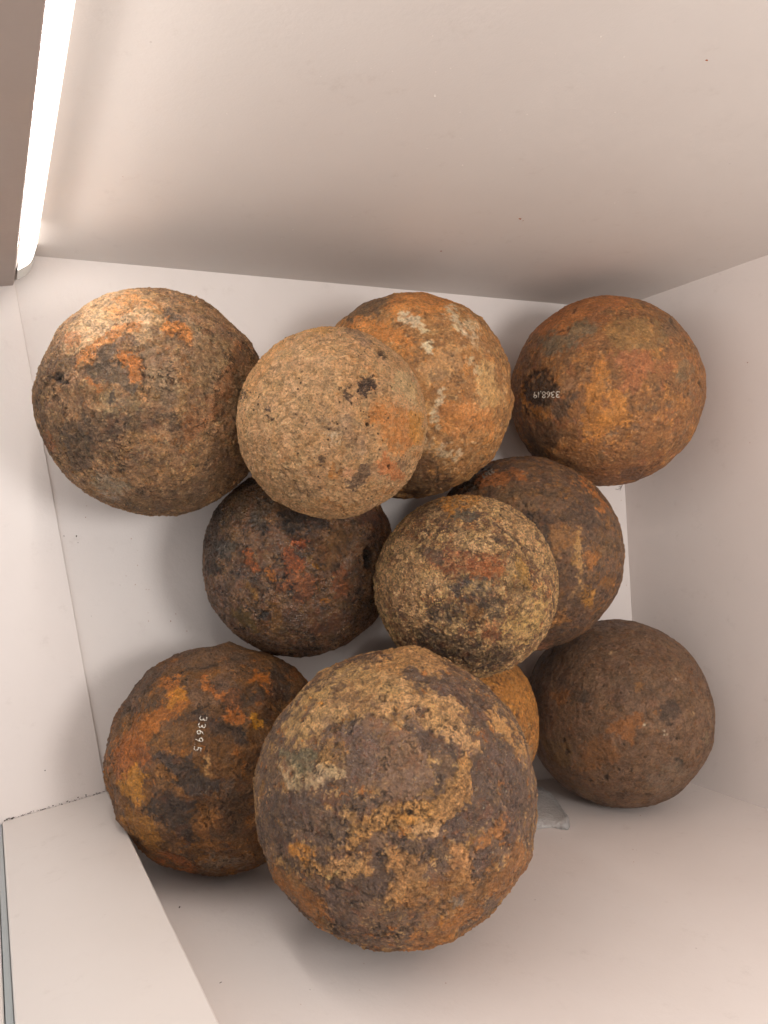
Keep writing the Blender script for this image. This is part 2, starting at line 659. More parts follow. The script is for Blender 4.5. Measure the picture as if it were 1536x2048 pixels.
    C = (lum + (C - lum) * SAT.get(key, .96)) * LIFT.get(key, 1.0)
    top = C.max(1)[:, None] * GAIN
    C = C * np.where(top > .5, (.5 + .3 * np.tanh((top - .5) / .3)) / np.maximum(top, 1e-4), 1)
    me.vertices.foreach_set('co', Vn.astype(np.float32).ravel())
    ca = me.color_attributes.new('Tint', 'FLOAT_COLOR', 'POINT')
    ca.data.foreach_set('color', np.concatenate([np.clip(C * GAIN * np.array([1.055, 1.01, .86]), 0.004, 0.9), np.ones((len(C), 1))], 1).astype(np.float32).ravel())
    ra = me.attributes.new('Rough', 'FLOAT', 'POINT')
    ra.data.foreach_set('value', np.clip(Rg, 0.15, 1).astype(np.float32))
    me.polygons.foreach_set('use_smooth', np.ones(len(me.polygons), bool))
    me.update()
    o = link('cannonball', me, rust_mat('rust_' + label.split()[0].lower() + '_' + str(len(BALL)), seed=seed, **(rust or {})),
             label=label, category='cannonball', group='rusty cannonballs piled in the display case')
    o.location = tuple(cpos)
    BALL[key] = (o, cpos, r, P, D)
    return o


L8, L7 = 8, 7
# ---- J: the big ball in front (crop offset 490,1280 scale 2.56)
TAN, LTAN, DK, DK2, ORG, OCH, RED, GRY, GRN, WHT = '#a97d4e', '#c1966a', '#54413a', '#3d302b', '#a65f1e', '#b5792a', '#8a4b2c', '#776a60', '#77705c', '#cdbfab'
J_st = [
    ('#6b5141', [(780, 640, 190)], dict(a=.8, ro=.43)),
    ('#a58357', [(560, 190, 70), (420, 290, 80), (300, 400, 70), (250, 470, 50)], dict(h=.5, brk=.35, a=.95)),
    (TAN, [(700, 170, 60), (850, 90, 60), (960, 110, 60), (1010, 170, 40)], dict(h=.6, ro=.8)),
    ('#9c7650', [(560, 300, 80), (700, 330, 70), (800, 300, 60)], dict(h=.5, ro=.8, brk=.5)),
    ('#b08c62', [(640, 220, 70), (780, 270, 70), (680, 340, 60)], dict(h=.5, brk=.7, ro=.8)),
    ('#b89268', [(380, 420, 60), (480, 360, 50)], dict(h=.5, brk=.6, ro=.8)),
    (LTAN, [(720, 360, 60), (860, 320, 50), (980, 310, 50), (1060, 380, 50)], dict(h=.8, ro=.85)),
    (LTAN, [(960, 400, 60), (1040, 450, 55), (1100, 500, 40), (1190, 550, 28)], dict(h=.8, ro=.85)),
    ('#7b5a41', [(1010, 350, 34)], dict(a=.7)),
    (TAN, [(1240, 380, 30), (1330, 470, 30), (1400, 600, 14)], dict(h=.6)),
    (TAN, [(1130, 600, 40), (1110, 720, 50), (1060, 830, 60), (960, 890, 60)], dict(h=.8, ro=.85)),
    ('#a87b48', [(900, 880, 60), (760, 890, 60), (640, 930, 55), (570, 1010, 50), (540, 1060, 30)], dict(h=.9, ro=.85)),
    (LTAN, [(950, 960, 50), (880, 960, 40)], dict(h=.4, a=.7)),
    ('#a0673a', [(1320, 660, 18), (1340, 740, 22)], dict(h=.4)),
    ('#9c6634', [(1310, 930, 24), (1290, 990, 30), (1200, 1060, 30)], dict(h=.6)),
    ('#a17348', [(1090, 1080, 40), (1120, 1160, 40), (1160, 1220, 40)], dict(h=.6)),
    ('#ab8054', [(370, 1160, 30), (480, 1170, 50), (600, 1160, 50)], dict(h=.7, ro=.85)),
    ('#a5794d', [(760, 1130, 60), (860, 1150, 60), (830, 1260, 80), (760, 1300, 50)], dict(h=.7, ro=.85)),
    ('#8a5f33', [(900, 1330, 90), (1080, 1300, 100), (1220, 1230, 70)], dict(h=.4, brk=.4)),
    (OCH, [(260, 1080, 40), (320, 1110, 30)], dict(h=.5, brk=.4)),
    ('#96602b', [(180, 1200, 40), (280, 1290, 50), (420, 1420, 40)], dict(h=.4, brk=.6)),
    ('#9a6430', [(880, 1530, 60), (1040, 1470, 60), (1180, 1400, 50)], dict(h=.5, brk=.5)),
    ('#8c5d34', [(1400, 1100, 60), (1300, 1250, 60)], dict(h=.4, brk=.5)),
    (GRN, [(250, 600, 50), (330, 580, 45), (260, 690, 45)], dict(a=.8, ro=.8)),
    ('#a78f72', [(200, 640, 30), (250, 750, 40), (400, 680, 40), (480, 700, 30)], dict(h=.4, brk=.3)),
    ('#5a463f', [(560, 480, 60), (620, 560, 80), (600, 650, 60)], dict(ro=.36, a=.85)),
    (DK, [(870, 460, 34), (960, 510, 50), (1060, 540, 40)], dict(ro=.43)),
    (DK, [(1160, 590, 40), (1230, 640, 60), (1240, 780, 80), (1180, 900, 80), (1070, 980, 60)], dict(ro=.43)),
    (DK, [(780, 1010, 30), (860, 1050, 42), (960, 1070, 40), (1010, 1140, 30)], dict(ro=.43)),
    (DK, [(1300, 560, 55), (1380, 700, 60), (1400, 850, 60), (1370, 980, 60)], dict(ro=.43)),
    (DK, [(1010, 230, 40), (1100, 250, 50), (1170, 330, 50), (1210, 400, 40)], dict(ro=.43)),
    (DK, [(1240, 1110, 50), (1210, 1180, 40)], dict(ro=.43)),
    (DK, [(660, 1130, 30), (660, 1190, 30)], dict(ro=.435)),
    (DK, [(680, 1270, 45), (560, 1270, 70), (480, 1340, 80), (540, 1430, 60)], dict(ro=.43)),
    (DK, [(200, 840, 80), (330, 900, 90), (450, 990, 80)], dict(ro=.43)),
    (DK, [(120, 950, 60), (200, 1030, 60)], dict(ro=.43, a=.8)),
    (DK, [(890, 210, 34)], dict(ro=.43, a=.7)), (DK, [(890, 265, 26)], dict(ro=.43, a=.7)),
    (DK, [(670, 335, 34)], dict(ro=.43, a=.6)), (DK, [(480, 250, 40)], dict(a=.6)),
    ('#6a625e', [(1080, 1330, 40)], dict(a=.7)),
    ('#e0b878', [(435, 1196, 9), (455, 1200, 8)], dict(h=1.2, e=.01)),
    (OCH, [(360, 345, 22)], dict(a=.8)), (OCH, [(1010, 1420, 20)], dict(a=.7)), (OCH, [(810, 910, 26)], dict(a=.5)),
]
make_ball('J', L8, ('#5c4639', '#6f5441', 5, .5),
          [('#9a7448', 5.5, .10, .22, .5, .8, .75), (DK2, 9, .20, .34, -.2, .5, .6), ('#a4631f', 12, .24, .36, .2, .8, .7),
           ('#b89468', 22, .18, .32, .3, .85, .6)],
          J_st, None, 11.0, facet=.012, dust=.4, dustcol='#b08a5c', grainh=.0022, lump=.010, mid=.005, fine=.0028, crop=(490, 1280, 2.56),
          lumps=[(870, 60, 120, .036), (1050, 1520, 50, .018), (1475, 1100, 60, .016), (130, 1200, 80, .008), (300, 760, 60, .005)],
          cracks=[([(560, 1270), (620, 1300), (700, 1305)], 7, .006), ([(720, 1300), (760, 1260)], 5, .004), ([(770, 505), (700, 560)], 5, .003),
                  ([(130, 1210), (230, 1340), (330, 1420)], 9, .006)],
          holes=[(1072, 450, 9, .008), (840, 880, 14, .004), (1028, 412, 6, .006)],
          rust=dict(fine=.85, spk=.55, pit=.35, bump=1.0),
          label='largest cannonball of the pile, dark brown with broad flaking tan crust')

# ---- F: front tan/dark mottled ball (crop 740,900 scale 2.844)
F_st = [
    ('#6b5540', [(330, 300, 90), (480, 330, 70)], dict(a=.6)),
    ('#565049', [(480, 350, 34), (560, 370, 34)], dict(ro=.45)),
    (OCH, [(440, 310, 40), (600, 290, 40)], dict(brk=.3, h=.3)),
    ('#c49c70', [(640, 310, 40), (760, 370, 50), (880, 470, 50), (960, 600, 36)], dict(brk=.35, h=.9, ro=.9)),
    ('#c09a72', [(180, 560, 60), (250, 640, 60), (300, 740, 70), (420, 780, 50)], dict(brk=.5, h=.9, ro=.9)),
    ('#c09870', [(120, 720, 60), (200, 830, 70), (280, 960, 60)], dict(brk=.4, h=.8, ro=.9)),
    ('#c49f78', [(500, 500, 50), (600, 510, 50), (690, 560, 40)], dict(brk=.3, h=.8, ro=.9)),
    (RED, [(380, 620, 60), (560, 640, 60), (700, 640, 60)], dict(brk=.5, a=.8)),
    ('#9a5728', [(620, 680, 60), (740, 700, 50)], dict(brk=.4)),
    ('#7a6040', [(850, 640, 50), (830, 760, 70), (860, 850, 60)], dict(a=.6)),
    ('#9c7434', [(860, 660, 30), (880, 760, 30)], dict(a=.7)),
    ('#35302f', [(520, 760, 50), (640, 770, 50), (600, 830, 50)], dict(ro=.35, brk=.5)),
    ('#5c5046', [(360, 600, 50)], dict(a=.7, ro=.5)),
    ('#3a2e28', [(380, 940, 60), (700, 900, 70)], dict(brk=.4, ro=.45)),
    ('#8c5f2c', [(590, 920, 50), (620, 960, 30)], dict(a=.7)),
    (RED, [(680, 1020, 50)], dict(a=.6)),
    ('#c5a068', [(940, 900, 60), (860, 1040, 60), (800, 1000, 40)], dict(brk=.2, h=.7)),
    ('#3c2e27', [(300, 1060, 60), (480, 1130, 70), (640, 1170, 70), (780, 1150, 50)], dict(a=.75, ro=.55)),
]
make_ball('Fb', L8, ('#664a38', '#835d40', 6, .6),
          [('#c9a476', 8, -.04, .16, .6, .9, .75), ('#95582c', 12, .2, .33, .2, .8, .7), ('#3c2f28', 16, .18, .30, -.5, .4, .65),
           ('#c9a772', 26, .16, .26, .6, .9, .75)],
          F_st, None, 23.0, flake=.6, dust=.45, dustcol='#cba46c', grainh=.005, lump=.008, mid=.006, fine=.006, crop=(740, 900, 2.844),
          cracks=[([(720, 430), (840, 520), (900, 640)], 6, .004)],
          holes=[],
          rust=dict(fine=1.15, spk=.75, pit=.5, bump=1.5, spkcol='#d8b480'), rag=1.2,
          label='coarse cannonball mottled pale tan and near black, just above the largest ball')

# ---- B: pale tan ball (crop 460,560 scale 2.56)
B_st = [
    ('#c49c74', [(300, 560, 250)], dict(a=.6, ro=.9)),
    ('#c98f50', [(230, 330, 50), (150, 450, 40), (90, 560, 30)], dict(a=.5)),
    ('#6b5348', [(620, 265, 30), (700, 310, 30)], dict(a=.7)),
    ('#c08a3c', [(480, 250, 30), (380, 270, 20)], dict(a=.5)),
    ('#4c3a34', [(700, 530, 40)], dict(e=.015, a=1, h=-.9, ro=.6)),
    ('#5a463c', [(300, 960, 16)], dict(a=.8, h=-.5)), ('#5a463c', [(480, 940, 14)], dict(a=.8, h=-.5)), ('#6a5040', [(780, 380, 24)], dict(a=.8, h=-.5)),
    ('#4c3a34', [(590, 565, 20), (620, 590, 20)], dict(e=.015, h=-.5)),
    ('#4c3a34', [(185, 678, 20)], dict(e=.015, h=-.5)),
    ('#7a6250', [(500, 740, 50), (600, 760, 60), (660, 860, 50)], dict(a=.7, brk=.5)),
    ('#b0a090', [(520, 800, 24), (560, 850, 24)], dict(a=.5, brk=.3)),
    ('#c08040', [(780, 660, 80), (860, 780, 100)], dict(a=.5, brk=.6)),
    ('#c07424', [(760, 690, 50), (880, 720, 70), (860, 820, 70)], dict(a=.7, h=.3, brk=.5)),
    ('#c98a2e', [(940, 700, 40), (950, 820, 30)], dict(a=.7)),
    ('#b8642a', [(790, 940, 50), (850, 980, 30)], dict(a=.7)),
    ('#b9a078', [(880, 520, 50), (930, 600, 30)], dict(a=.6)),
    ('#b3701f', [(540, 990, 30)], dict(a=.8, h=-.3)),
    ('#66503f', [(560, 975, 30)], dict(a=.4)),
    ('#c08a68', [(610, 980, 30)], dict(a=.7)),
    ('#5c4a42', [(680, 970, 34), (640, 1040, 36)], dict(a=.8, h=-.3, e=.02)),
    ('#6a5240', [(900, 940, 30)], dict(a=.7)),
    ('#7f684e', [(300, 1020, 70), (400, 1100, 60)], dict(a=.45, brk=.5)),
    ('#5a4436', [(380, 1090, 30), (340, 1060, 20)], dict(a=.6, brk=.3)),
    ('#3e332f', [(72, 580, 10), (65, 610, 8)], dict(a=.9)),
]
make_ball('B', L8, ('#c69a70', '#b4875c', 6, .8),
          [('#c6a47c', 12, .05, .3, .4, .9, .6), ('#8a6846', 18, .18, .32, -.3, .9, .6), ('#b97834', 5, .22, .4, 0, .9, .5),
           ('#6a5242', 26, .26, .36, -.5, .8, .6)],
          B_st, None, 37.0, flake=.5, dust=.45, dustcol='#d8b28a', grainh=.003, facet=.006, lump=.010, mid=.0085, fine=.0065, crop=(460, 560, 2.56),
          cracks=[([(440, 700), (480, 760), (560, 770)], 6, .006), ([(760, 370), (800, 400)], 6, .005)],
          holes=[(705, 740, 9, .01), (622, 632, 8, .01), (815, 955, 9, .01), (745, 580, 6, .007)],
          lumps=[(700, 300, 60, .006), (40, 760, 50, .006), (930, 900, 60, -.006)],
          rust=dict(fine=.62, spk=.35, pit=.85, bump=1.3, spkcol='#dcb98c', spec=.35),
          label='pale sandy tan cannonball with an orange patch on its right side')

# ---- A: upper left (crop 0,400 scale 2.844)
A_st = [
    ('#a98a68', [(560, 640, 90), (700, 580, 90), (850, 620, 90), (480, 760, 80)], dict(a=.65, h=.4)),
    ('#b49678', [(400, 800, 60), (600, 690, 60), (780, 660, 60), (800, 760, 60)], dict(a=.7, brk=.4, h=.4)),
    ('#bd7a34', [(640, 640, 40), (740, 560, 30), (900, 610, 30)], dict(a=.6, brk=.4)),
    ('#b57438', [(450, 910, 30), (540, 840, 30), (640, 770, 34), (760, 710, 26)], dict(a=.85, h=.5)),
    ('#a8683a', [(400, 800, 30), (440, 790, 22)], dict(a=.6)),
    ('#b87030', [(700, 900, 34), (760, 920, 50), (790, 990, 34)], dict(a=.95, h=-.6, e=.015)),
    ('#54483f', [(600, 880, 50), (560, 960, 70), (680, 1010, 60), (780, 1060, 30)], dict(a=.85, ro=.5, h=-.3)),
    ('#bb7328', [(960, 720, 40), (1030, 760, 40), (1080, 800, 24)], dict(a=.8, h=.5)),
    ('#a08a72', [(1050, 690, 40), (1110, 770, 26)], dict(a=.6)),
    ('#5a4e46', [(980, 650, 36), (1030, 690, 30)], dict(a=.7)),
    ('#5b4c43', [(1000, 800, 40)], dict(a=.5)),
    ('#b0682a', [(500, 1040, 20), (560, 1070, 26)], dict(a=.7)),
    ('#332a27', [(320, 1000, 26), (350, 1040, 20)], dict(a=.9, h=-.6)),
    ('#463a34', [(260, 960, 60), (400, 900, 40)], dict(a=.5, brk=.4)),
    ('#7d6a56', [(870, 900, 70), (900, 1000, 80), (960, 1080, 80)], dict(a=.6)),
    ('#746046', [(1200, 900, 140), (1300, 1100, 120)], dict(a=.5)),
    ('#94592a', [(1350, 830, 30), (1250, 1150, 50), (1100, 1300, 60)], dict(a=.5, brk=.3)),
    ('#3f3631', [(560, 1290, 90), (430, 1330, 80), (760, 1250, 60), (1000, 1250, 60)], dict(a=.65, brk=.5)),
    ('#4a3f38', [(480, 1450, 90)], dict(a=.6)),
    ('#8f867c', [(640, 1660, 60), (560, 1600, 50), (700, 1620, 40)], dict(a=.6, brk=.4)),
    ('#5c4a3a', [(800, 1700, 80), (1100, 1700, 80), (1250, 1500, 90)], dict(a=.5)),
    ('#8d8264', [(600, 1150, 60), (740, 1150, 60)], dict(a=.4, brk=.4)),
    ('#33303a', [(640, 1130, 18), (630, 1150, 16)], dict(a=.7)),
    ('#8c4f24', [(250, 1340, 20), (270, 1410, 20)], dict(a=.7)),
]
make_ball('A', L8, ('#946f4f', '#7a5c45', 6, .64),
          [('#86653f', 9, .08, .25, .3, .8, .7), ('#54463c', 12, .16, .3, -.3, .6, .6), ('#97602c', 15, .2, .32, .2, .8, .6),
           ('#a08a68', 26, .2, .3, .3, .8, .6)],
          A_st, None, 51.0, flake=1.1, dust=.5, dustcol='#b39068', grainh=.0026, facet=.012, lump=.010, mid=.0065, fine=.005, crop=(0, 400, 2.844),
          cracks=[([(895, 880), (930, 875)], 5, .008), ([(815, 880), (822, 960), (810, 1080), (760, 1080)], 6, .005), ([(1050, 820), (1100, 805)], 5, .006),
                  ([(220, 1280), (260, 1400), (300, 1440)], 8, .004)],
          holes=[(330, 1010, 24, .008), (380, 1035, 10, .008)],
          lumps=[(420, 680, 90, .008), (300, 780, 60, -.006), (200, 1100, 60, .008), (330, 1500, 90, -.008), (640, 790, 70, .006)],
          rust=dict(fine=1.0, spk=.5, pit=.45, bump=1.35, spkcol='#b89a6c'),
          label='large brown grey cannonball with small orange patches in the upper left corner')

# ---- C: behind B (crop 460,560 scale 2.56)
C_st = [
    ('#5a4a3d', [(760, 110, 40), (680, 150, 40), (620, 190, 30)], dict(a=.8)),
    ('#5f4f42', [(850, 100, 20)], dict(a=.6)),
    ('#b8701f', [(640, 230, 40), (800, 250, 40), (900, 330, 40)], dict(a=.6)),
    ('#b87226', [(870, 130, 50), (1000, 110, 60), (1120, 120, 40)], dict(a=.7)),
    ('#cbbda4', [(890, 185, 22), (940, 200, 26), (990, 250, 20)], dict(a=.85, brk=.5, e=.02)),
    ('#cbbda4', [(1010, 335, 24)], dict(a=.85, e=.02)),
    ('#c4b49a', [(1120, 165, 26), (1160, 220, 26), (1180, 280, 16)], dict(a=.8, brk=.5, e=.02)),
    ('#bfae94', [(1220, 220, 30), (1250, 350, 20)], dict(a=.5, brk=.2)),
    ('#bda98c', [(1230, 440, 24), (1270, 490, 14)], dict(a=.7, brk=.3)),
    ('#c4b49a', [(1085, 580, 18), (1060, 670, 18), (1050, 740, 14)], dict(a=.75, brk=.4)),
    ('#b9a68c', [(1150, 900, 30), (1010, 840, 20)], dict(a=.6, brk=.2)),
    ('#a07a52', [(1050, 450, 80), (1150, 400, 60)], dict(a=.6)),
    ('#6a5442', [(1070, 480, 36)], dict(a=.5)),
    ('#b06c28', [(1150, 700, 90), (1300, 720, 60)], dict(a=.55)),
    ('#b0905f', [(1330, 600, 50), (1300, 460, 50)], dict(a=.5)),
    ('#5b3e28', [(1000, 950, 60), (950, 1050, 60), (1080, 1050, 50)], dict(a=.75)),
    ('#b98030', [(1050, 860, 20)], dict(a=.6)),
]
make_ball('C', L7, ('#9a6a37', '#8d6236', 5, .75),
          [('#a98254', 8, .08, .25, .2, .85, .7), ('#b4752c', 6, .15, .3, .1, .8, .6), ('#6f4f33', 12, .18, .32, -.2, .7, .6),
           ('#c4a882', 20, .27, .36, .2, .8, .5)],
          C_st, None, 63.0, flake=.8, facet=.030, dust=.3, dustcol='#b99668', grainh=.0015, lump=.016, mid=.005, fine=.0022, crop=(460, 560, 2.56),
          cracks=[([(790, 140), (850, 110), (910, 105)], 6, .006), ([(1090, 370), (1140, 385)], 6, .005), ([(1065, 900), (1060, 1060)], 6, .004)],
          holes=[], lumps=[(1340, 250, 90, .008), (1420, 420, 60, .006), (1250, 150, 60, -.006)],
          rust=dict(fine=.62, spk=.4, pit=.3, bump=.9, spkcol='#c8a878'),
          label='orange brown cannonball with white flecks, partly hidden behind the pale tan ball')

# ---- D: upper right, number (crop 980,560 scale 2.763)
D_st = [
    ('#a8642a', [(300, 260, 60), (400, 210, 60), (520, 130, 50), (760, 100, 40)], dict(a=.7)),
    ('#6b6554', [(350, 360, 60), (430, 320, 40), (540, 260, 50)], dict(a=.75)),
    ('#8c7040', [(740, 300, 90), (900, 320, 80)], dict(a=.5)),
    ('#985835', [(760, 430, 60), (860, 480, 60), (780, 560, 60)], dict(a=.6)),
    ('#92542c', [(600, 200, 50)], dict(a=.5)),
    ('#41332a', [(270, 570, 70), (220, 630, 44), (240, 700, 50)], dict(a=.95, e=.012, h=-1.2, ro=.42)),
    ('#41332a', [(300, 640, 55), (340, 600, 30)], dict(a=.9, e=.02, ro=.42)),
    ('#55463c', [(420, 680, 50), (370, 720, 40), (470, 640, 30)], dict(a=.8)),
    ('#8f6a4c', [(420, 570, 40), (500, 560, 30)], dict(a=.6)),
    ('#5a4a42', [(560, 740, 36), (600, 710, 26)], dict(a=.8)),
    ('#6a5a4a', [(670, 845, 30)], dict(a=.7)), ('#5f5142', [(630, 580, 30)], dict(a=.5)),
    ('#b5741f', [(690, 640, 40), (740, 740, 50), (560, 820, 60), (620, 460, 40)], dict(a=.65)),
    ('#b5741f', [(270, 730, 24), (180, 640, 14), (180, 560, 10)], dict(a=.7)),
    ('#6f6450', [(1080, 500, 50)], dict(a=.5)),
    ('#4a3a30', [(820, 1070, 40), (760, 1080, 30)], dict(a=.8)),
    ('#544031', [(300, 850, 80), (250, 950, 50)], dict(a=.6)),
    ('#7a4a28', [(600, 1080, 60), (900, 1030, 60)], dict(a=.5)),
    ('#6a5844', [(1000, 250, 60)], dict(a=.5)),
]
make_ball('D', L7, ('#8c5c30', '#7f5733', 5, .7),
          [('#a86f30', 7, .10, .26, .2, .8, .7), ('#6a5542', 9, .16, .30, -.1, .6, .6), ('#9a5a32', 6, .18, .3, 0, .7, .5),
           ('#b88a58', 24, .22, .34, .2, .8, .5)],
          D_st, None, 77.0, flake=.7, facet=.010, dust=.35, dustcol='#b08452', grainh=.0018, lump=.010, mid=.004, fine=.0022, crop=(980, 560, 2.763),
          cracks=[([(180, 640), (200, 560), (250, 505), (310, 500), (345, 540), (365, 575)], 5, .004), ([(360, 290), (400, 275), (440, 265)], 5, .007),
                  ([(480, 150), (460, 180)], 4, .004), ([(990, 210), (1030, 270)], 5, .005), ([(1155, 560), (1170, 610)], 5, .005)],
          holes=[], lumps=[(1170, 640, 60, .006), (860, 80, 90, .004)],
          rust=dict(fine=.6, spk=.4, pit=.25, bump=.9, spkcol='#c89a62'),
          label='orange brown cannonball with white number 3368,19 on a dark patch, upper right')

# ---- E: dark centre left (crop 380,940 scale 3.491)
E_st = [
    ('#4b4640', [(230, 560, 70), (280, 520, 50)], dict(a=.8, ro=.45)),
    ('#54493f', [(500, 260, 60), (480, 330, 50)], dict(a=.7, ro=.28)),
    ('#6c5638', [(350, 240, 60), (260, 330, 50)], dict(a=.6, brk=.3)),
    ('#a45f38', [(410, 570, 30), (400, 640, 44), (450, 680, 36)], dict(a=.95, h=1.0, ro=.9, e=.02)),
    ('#a45f3c', [(690, 590, 44), (720, 650, 44), (790, 680, 30)], dict(a=.9, h=1.0, ro=.9, e=.02)),
    ('#9a603f', [(640, 810, 26), (740, 770, 60), (820, 790, 50), (780, 880, 40)], dict(a=.85, h=1.0, ro=.9, e=.02)),
    ('#a8682c', [(580, 730, 36)], dict(a=.8, h=.6)),
    ('#a0522e', [(710, 500, 24), (800, 540, 30)], dict(a=.7)),
    ('#6f4c26', [(920, 640, 60), (1050, 430, 60), (1060, 560, 50)], dict(a=.6)),
    ('#8a4b28', [(1060, 700, 50), (1040, 850, 50), (1080, 800, 30)], dict(a=.6, brk=.3)),
    ('#a86a1c', [(930, 910, 22)], dict(a=.9)), ('#a8741c', [(870, 660, 12)], dict(a=.9)),
    ('#6e5626', [(380, 1030, 50), (440, 1080, 40), (340, 1010, 30)], dict(a=.8, h=.4)),
    ('#8a5f28', [(590, 950, 50), (590, 1050, 50)], dict(a=.6, brk=.3)),
    ('#38312f', [(520, 1020, 40)], dict(a=.9, h=-.8, ro=.4)),
    ('#6a3c26', [(900, 1090, 60), (1050, 1050, 50)], dict(a=.6, brk=.3)),
    ('#9c7440', [(400, 780, 16), (450, 900, 20)], dict(a=.7)),
    ('#2f2724', [(720, 340, 90), (900, 340, 70)], dict(a=.7, ro=.5)),
    ('#5a3224', [(1200, 350, 50), (1340, 330, 50)], dict(a=.6)),
    ('#2c2422', [(200, 300, 50), (150, 600, 40), (150, 680, 50)], dict(a=.6)),
]
make_ball('E', L8, ('#61493c', '#73563f', 5, .42),
          [('#5f4528', 7, .10, .25, .3, .6, .7), ('#352c28', 9, .14, .28, -.4, .35, .7), ('#7a4828', 12, .2, .32, .4, .7, .6),
           ('#8f7040', 24, .25, .34, .3, .6, .5)],
          E_st, None, 91.0, flake=1.5, dust=.35, dustcol='#8f6c3e', grainh=.004, facet=.008, lump=.011, mid=.009, fine=.006, crop=(380, 940, 3.491),
          cracks=[([(390, 390), (440, 360), (520, 400), (600, 430)], 7, .008), ([(560, 820), (640, 840), (700, 850), (800, 920), (860, 870)], 7, .008),
                  ([(350, 720), (420, 760), (480, 740), (510, 700)], 7, .007), ([(240, 430), (330, 520)], 6, .005), ([(1140, 330), (1150, 370)], 5, .005),
                  ([(480, 1060), (500, 1010), (560, 960)], 8, .008)],
          holes=[(1245, 590, 40, .05), (1250, 650, 34, .05)],
          lumps=[(480, 330, 70, .006), (700, 900, 70, .006)],
          rust=dict(fine=1.05, spk=.45, pit=.5, bump=1.6, spkcol='#8f6a3c', spec=1.0),
          label='blackish brown cannonball with red orange crusts, directly below the pale tan ball')

# ---- G: behind F (crop 740,900 scale 2.844)
G_st = [
    ('#2c2320', [(560, 190, 50), (650, 130, 40)], dict(a=.85, ro=.3)),
    ('#9a5f34', [(850, 150, 34), (640, 180, 26)], dict(a=.75)),
    ('#453730', [(800, 170, 30)], dict(a=.7)),
    ('#7a6148', [(780, 230, 50), (880, 310, 60), (760, 300, 40)], dict(a=.6)),
    ('#a5642a', [(1210, 180, 26), (1270, 250, 22), (1340, 330, 16)], dict(a=.7)),
    ('#3f322d', [(960, 420, 60), (990, 520, 40), (880, 370, 30)], dict(a=.7)),
    ('#8a6138', [(1080, 460, 60), (1060, 540, 40), (1160, 500, 50)], dict(a=.7, brk=.5)),
    ('#4a3c35', [(1080, 400, 30), (1200, 330, 60), (1270, 420, 40)], dict(a=.6)),
    ('#94602f', [(1250, 620, 44), (1270, 590, 30)], dict(a=.75)),
    ('#97692a', [(1230, 860, 34), (1250, 800, 26)], dict(a=.75)),
    ('#8f6234', [(1100, 970, 36)], dict(a=.75)), ('#8a5d2c', [(1350, 760, 40)], dict(a=.6)),
    ('#b58e5c', [(1150, 840, 20), (1180, 830, 14), (1180, 470, 20)], dict(a=.6, brk=.2)),
    ('#584339', [(1100, 700, 70), (1120, 780, 50), (1200, 960, 60)], dict(a=.6)),
    ('#76604c', [(1340, 560, 50)], dict(a=.5)),
    ('#4a3931', [(1010, 1090, 60), (1140, 1060, 50)], dict(a=.6)),
    ('#9a6c58', [(960, 1130, 12), (1050, 1130, 12)], dict(a=.6)),
]
make_ball('G', L7, ('#5f4839', '#6d5340', 5, .6),
          [('#86603a', 8, .08, .22, .3, .75, .7), ('#43352e', 12, .16, .28, -.3, .5, .75), ('#9a652f', 14, .24, .34, .2, .7, .6)],
          G_st, None, 103.0, facet=.008, dust=.35, dustcol='#9a7448', grainh=.002, lump=.009, mid=.004, fine=.0025, crop=(740, 900, 2.844),
          holes=[(885, 315, 8, .008), (915, 310, 7, .008), (870, 300, 6, .006), (1080, 390, 7, .004)],
          rust=dict(fine=.75, spk=.4, pit=.5, bump=1.0, spkcol='#a88050'),
          label='dark brown cannonball half hidden behind the coarse mottled tan and black one')

# ---- H: lower right plain brown (crop 960,1200 scale 2.667)
H_st = [
    ('#a06a28', [(850, 470, 22), (820, 450, 14)], dict(a=.8)),
    ('#99602c', [(780, 700, 50), (840, 640, 30), (700, 680, 26)], dict(a=.7)),
    ('#8f5a26', [(430, 520, 44), (400, 500, 30)], dict(a=.7)),
    ('#865628', [(620, 800, 70), (700, 830, 50), (560, 880, 40)], dict(a=.55)),
    ('#7e6034', [(450, 830, 60), (340, 750, 30)], dict(a=.5)),
    ('#4d4038', [(540, 510, 50)], dict(a=.7)), ('#4c3e37', [(1010, 580, 40), (1000, 620, 34)], dict(a=.8)),
    ('#332d2b', [(1065, 860, 26)], dict(a=.85, h=-.4)),
    ('#a06a38', [(950, 590, 20)], dict(a=.7)),
    ('#5f4d40', [(700, 420, 40), (970, 490, 26)], dict(a=.5)),
    ('#807266', [(930, 980, 50), (1040, 900, 60)], dict(a=.45, brk=.3)),
    ('#b09070', [(700, 280, 10)], dict(a=.8)), ('#b09070', [(1115, 615, 9)], dict(a=.8)),
    ('#d8d0c0', [(1045, 430, 4), (1045, 431, 3)], dict(a=.9)), ('#c8bfae', [(930, 680, 5)], dict(a=.8)), ('#c8bfae', [(880, 685, 5)], dict(a=.8)),
    ('#bdb0a0', [(985, 705, 8)], dict(a=.8)), ('#8a7a64', [(1210, 740, 20)], dict(a=.6)),
]
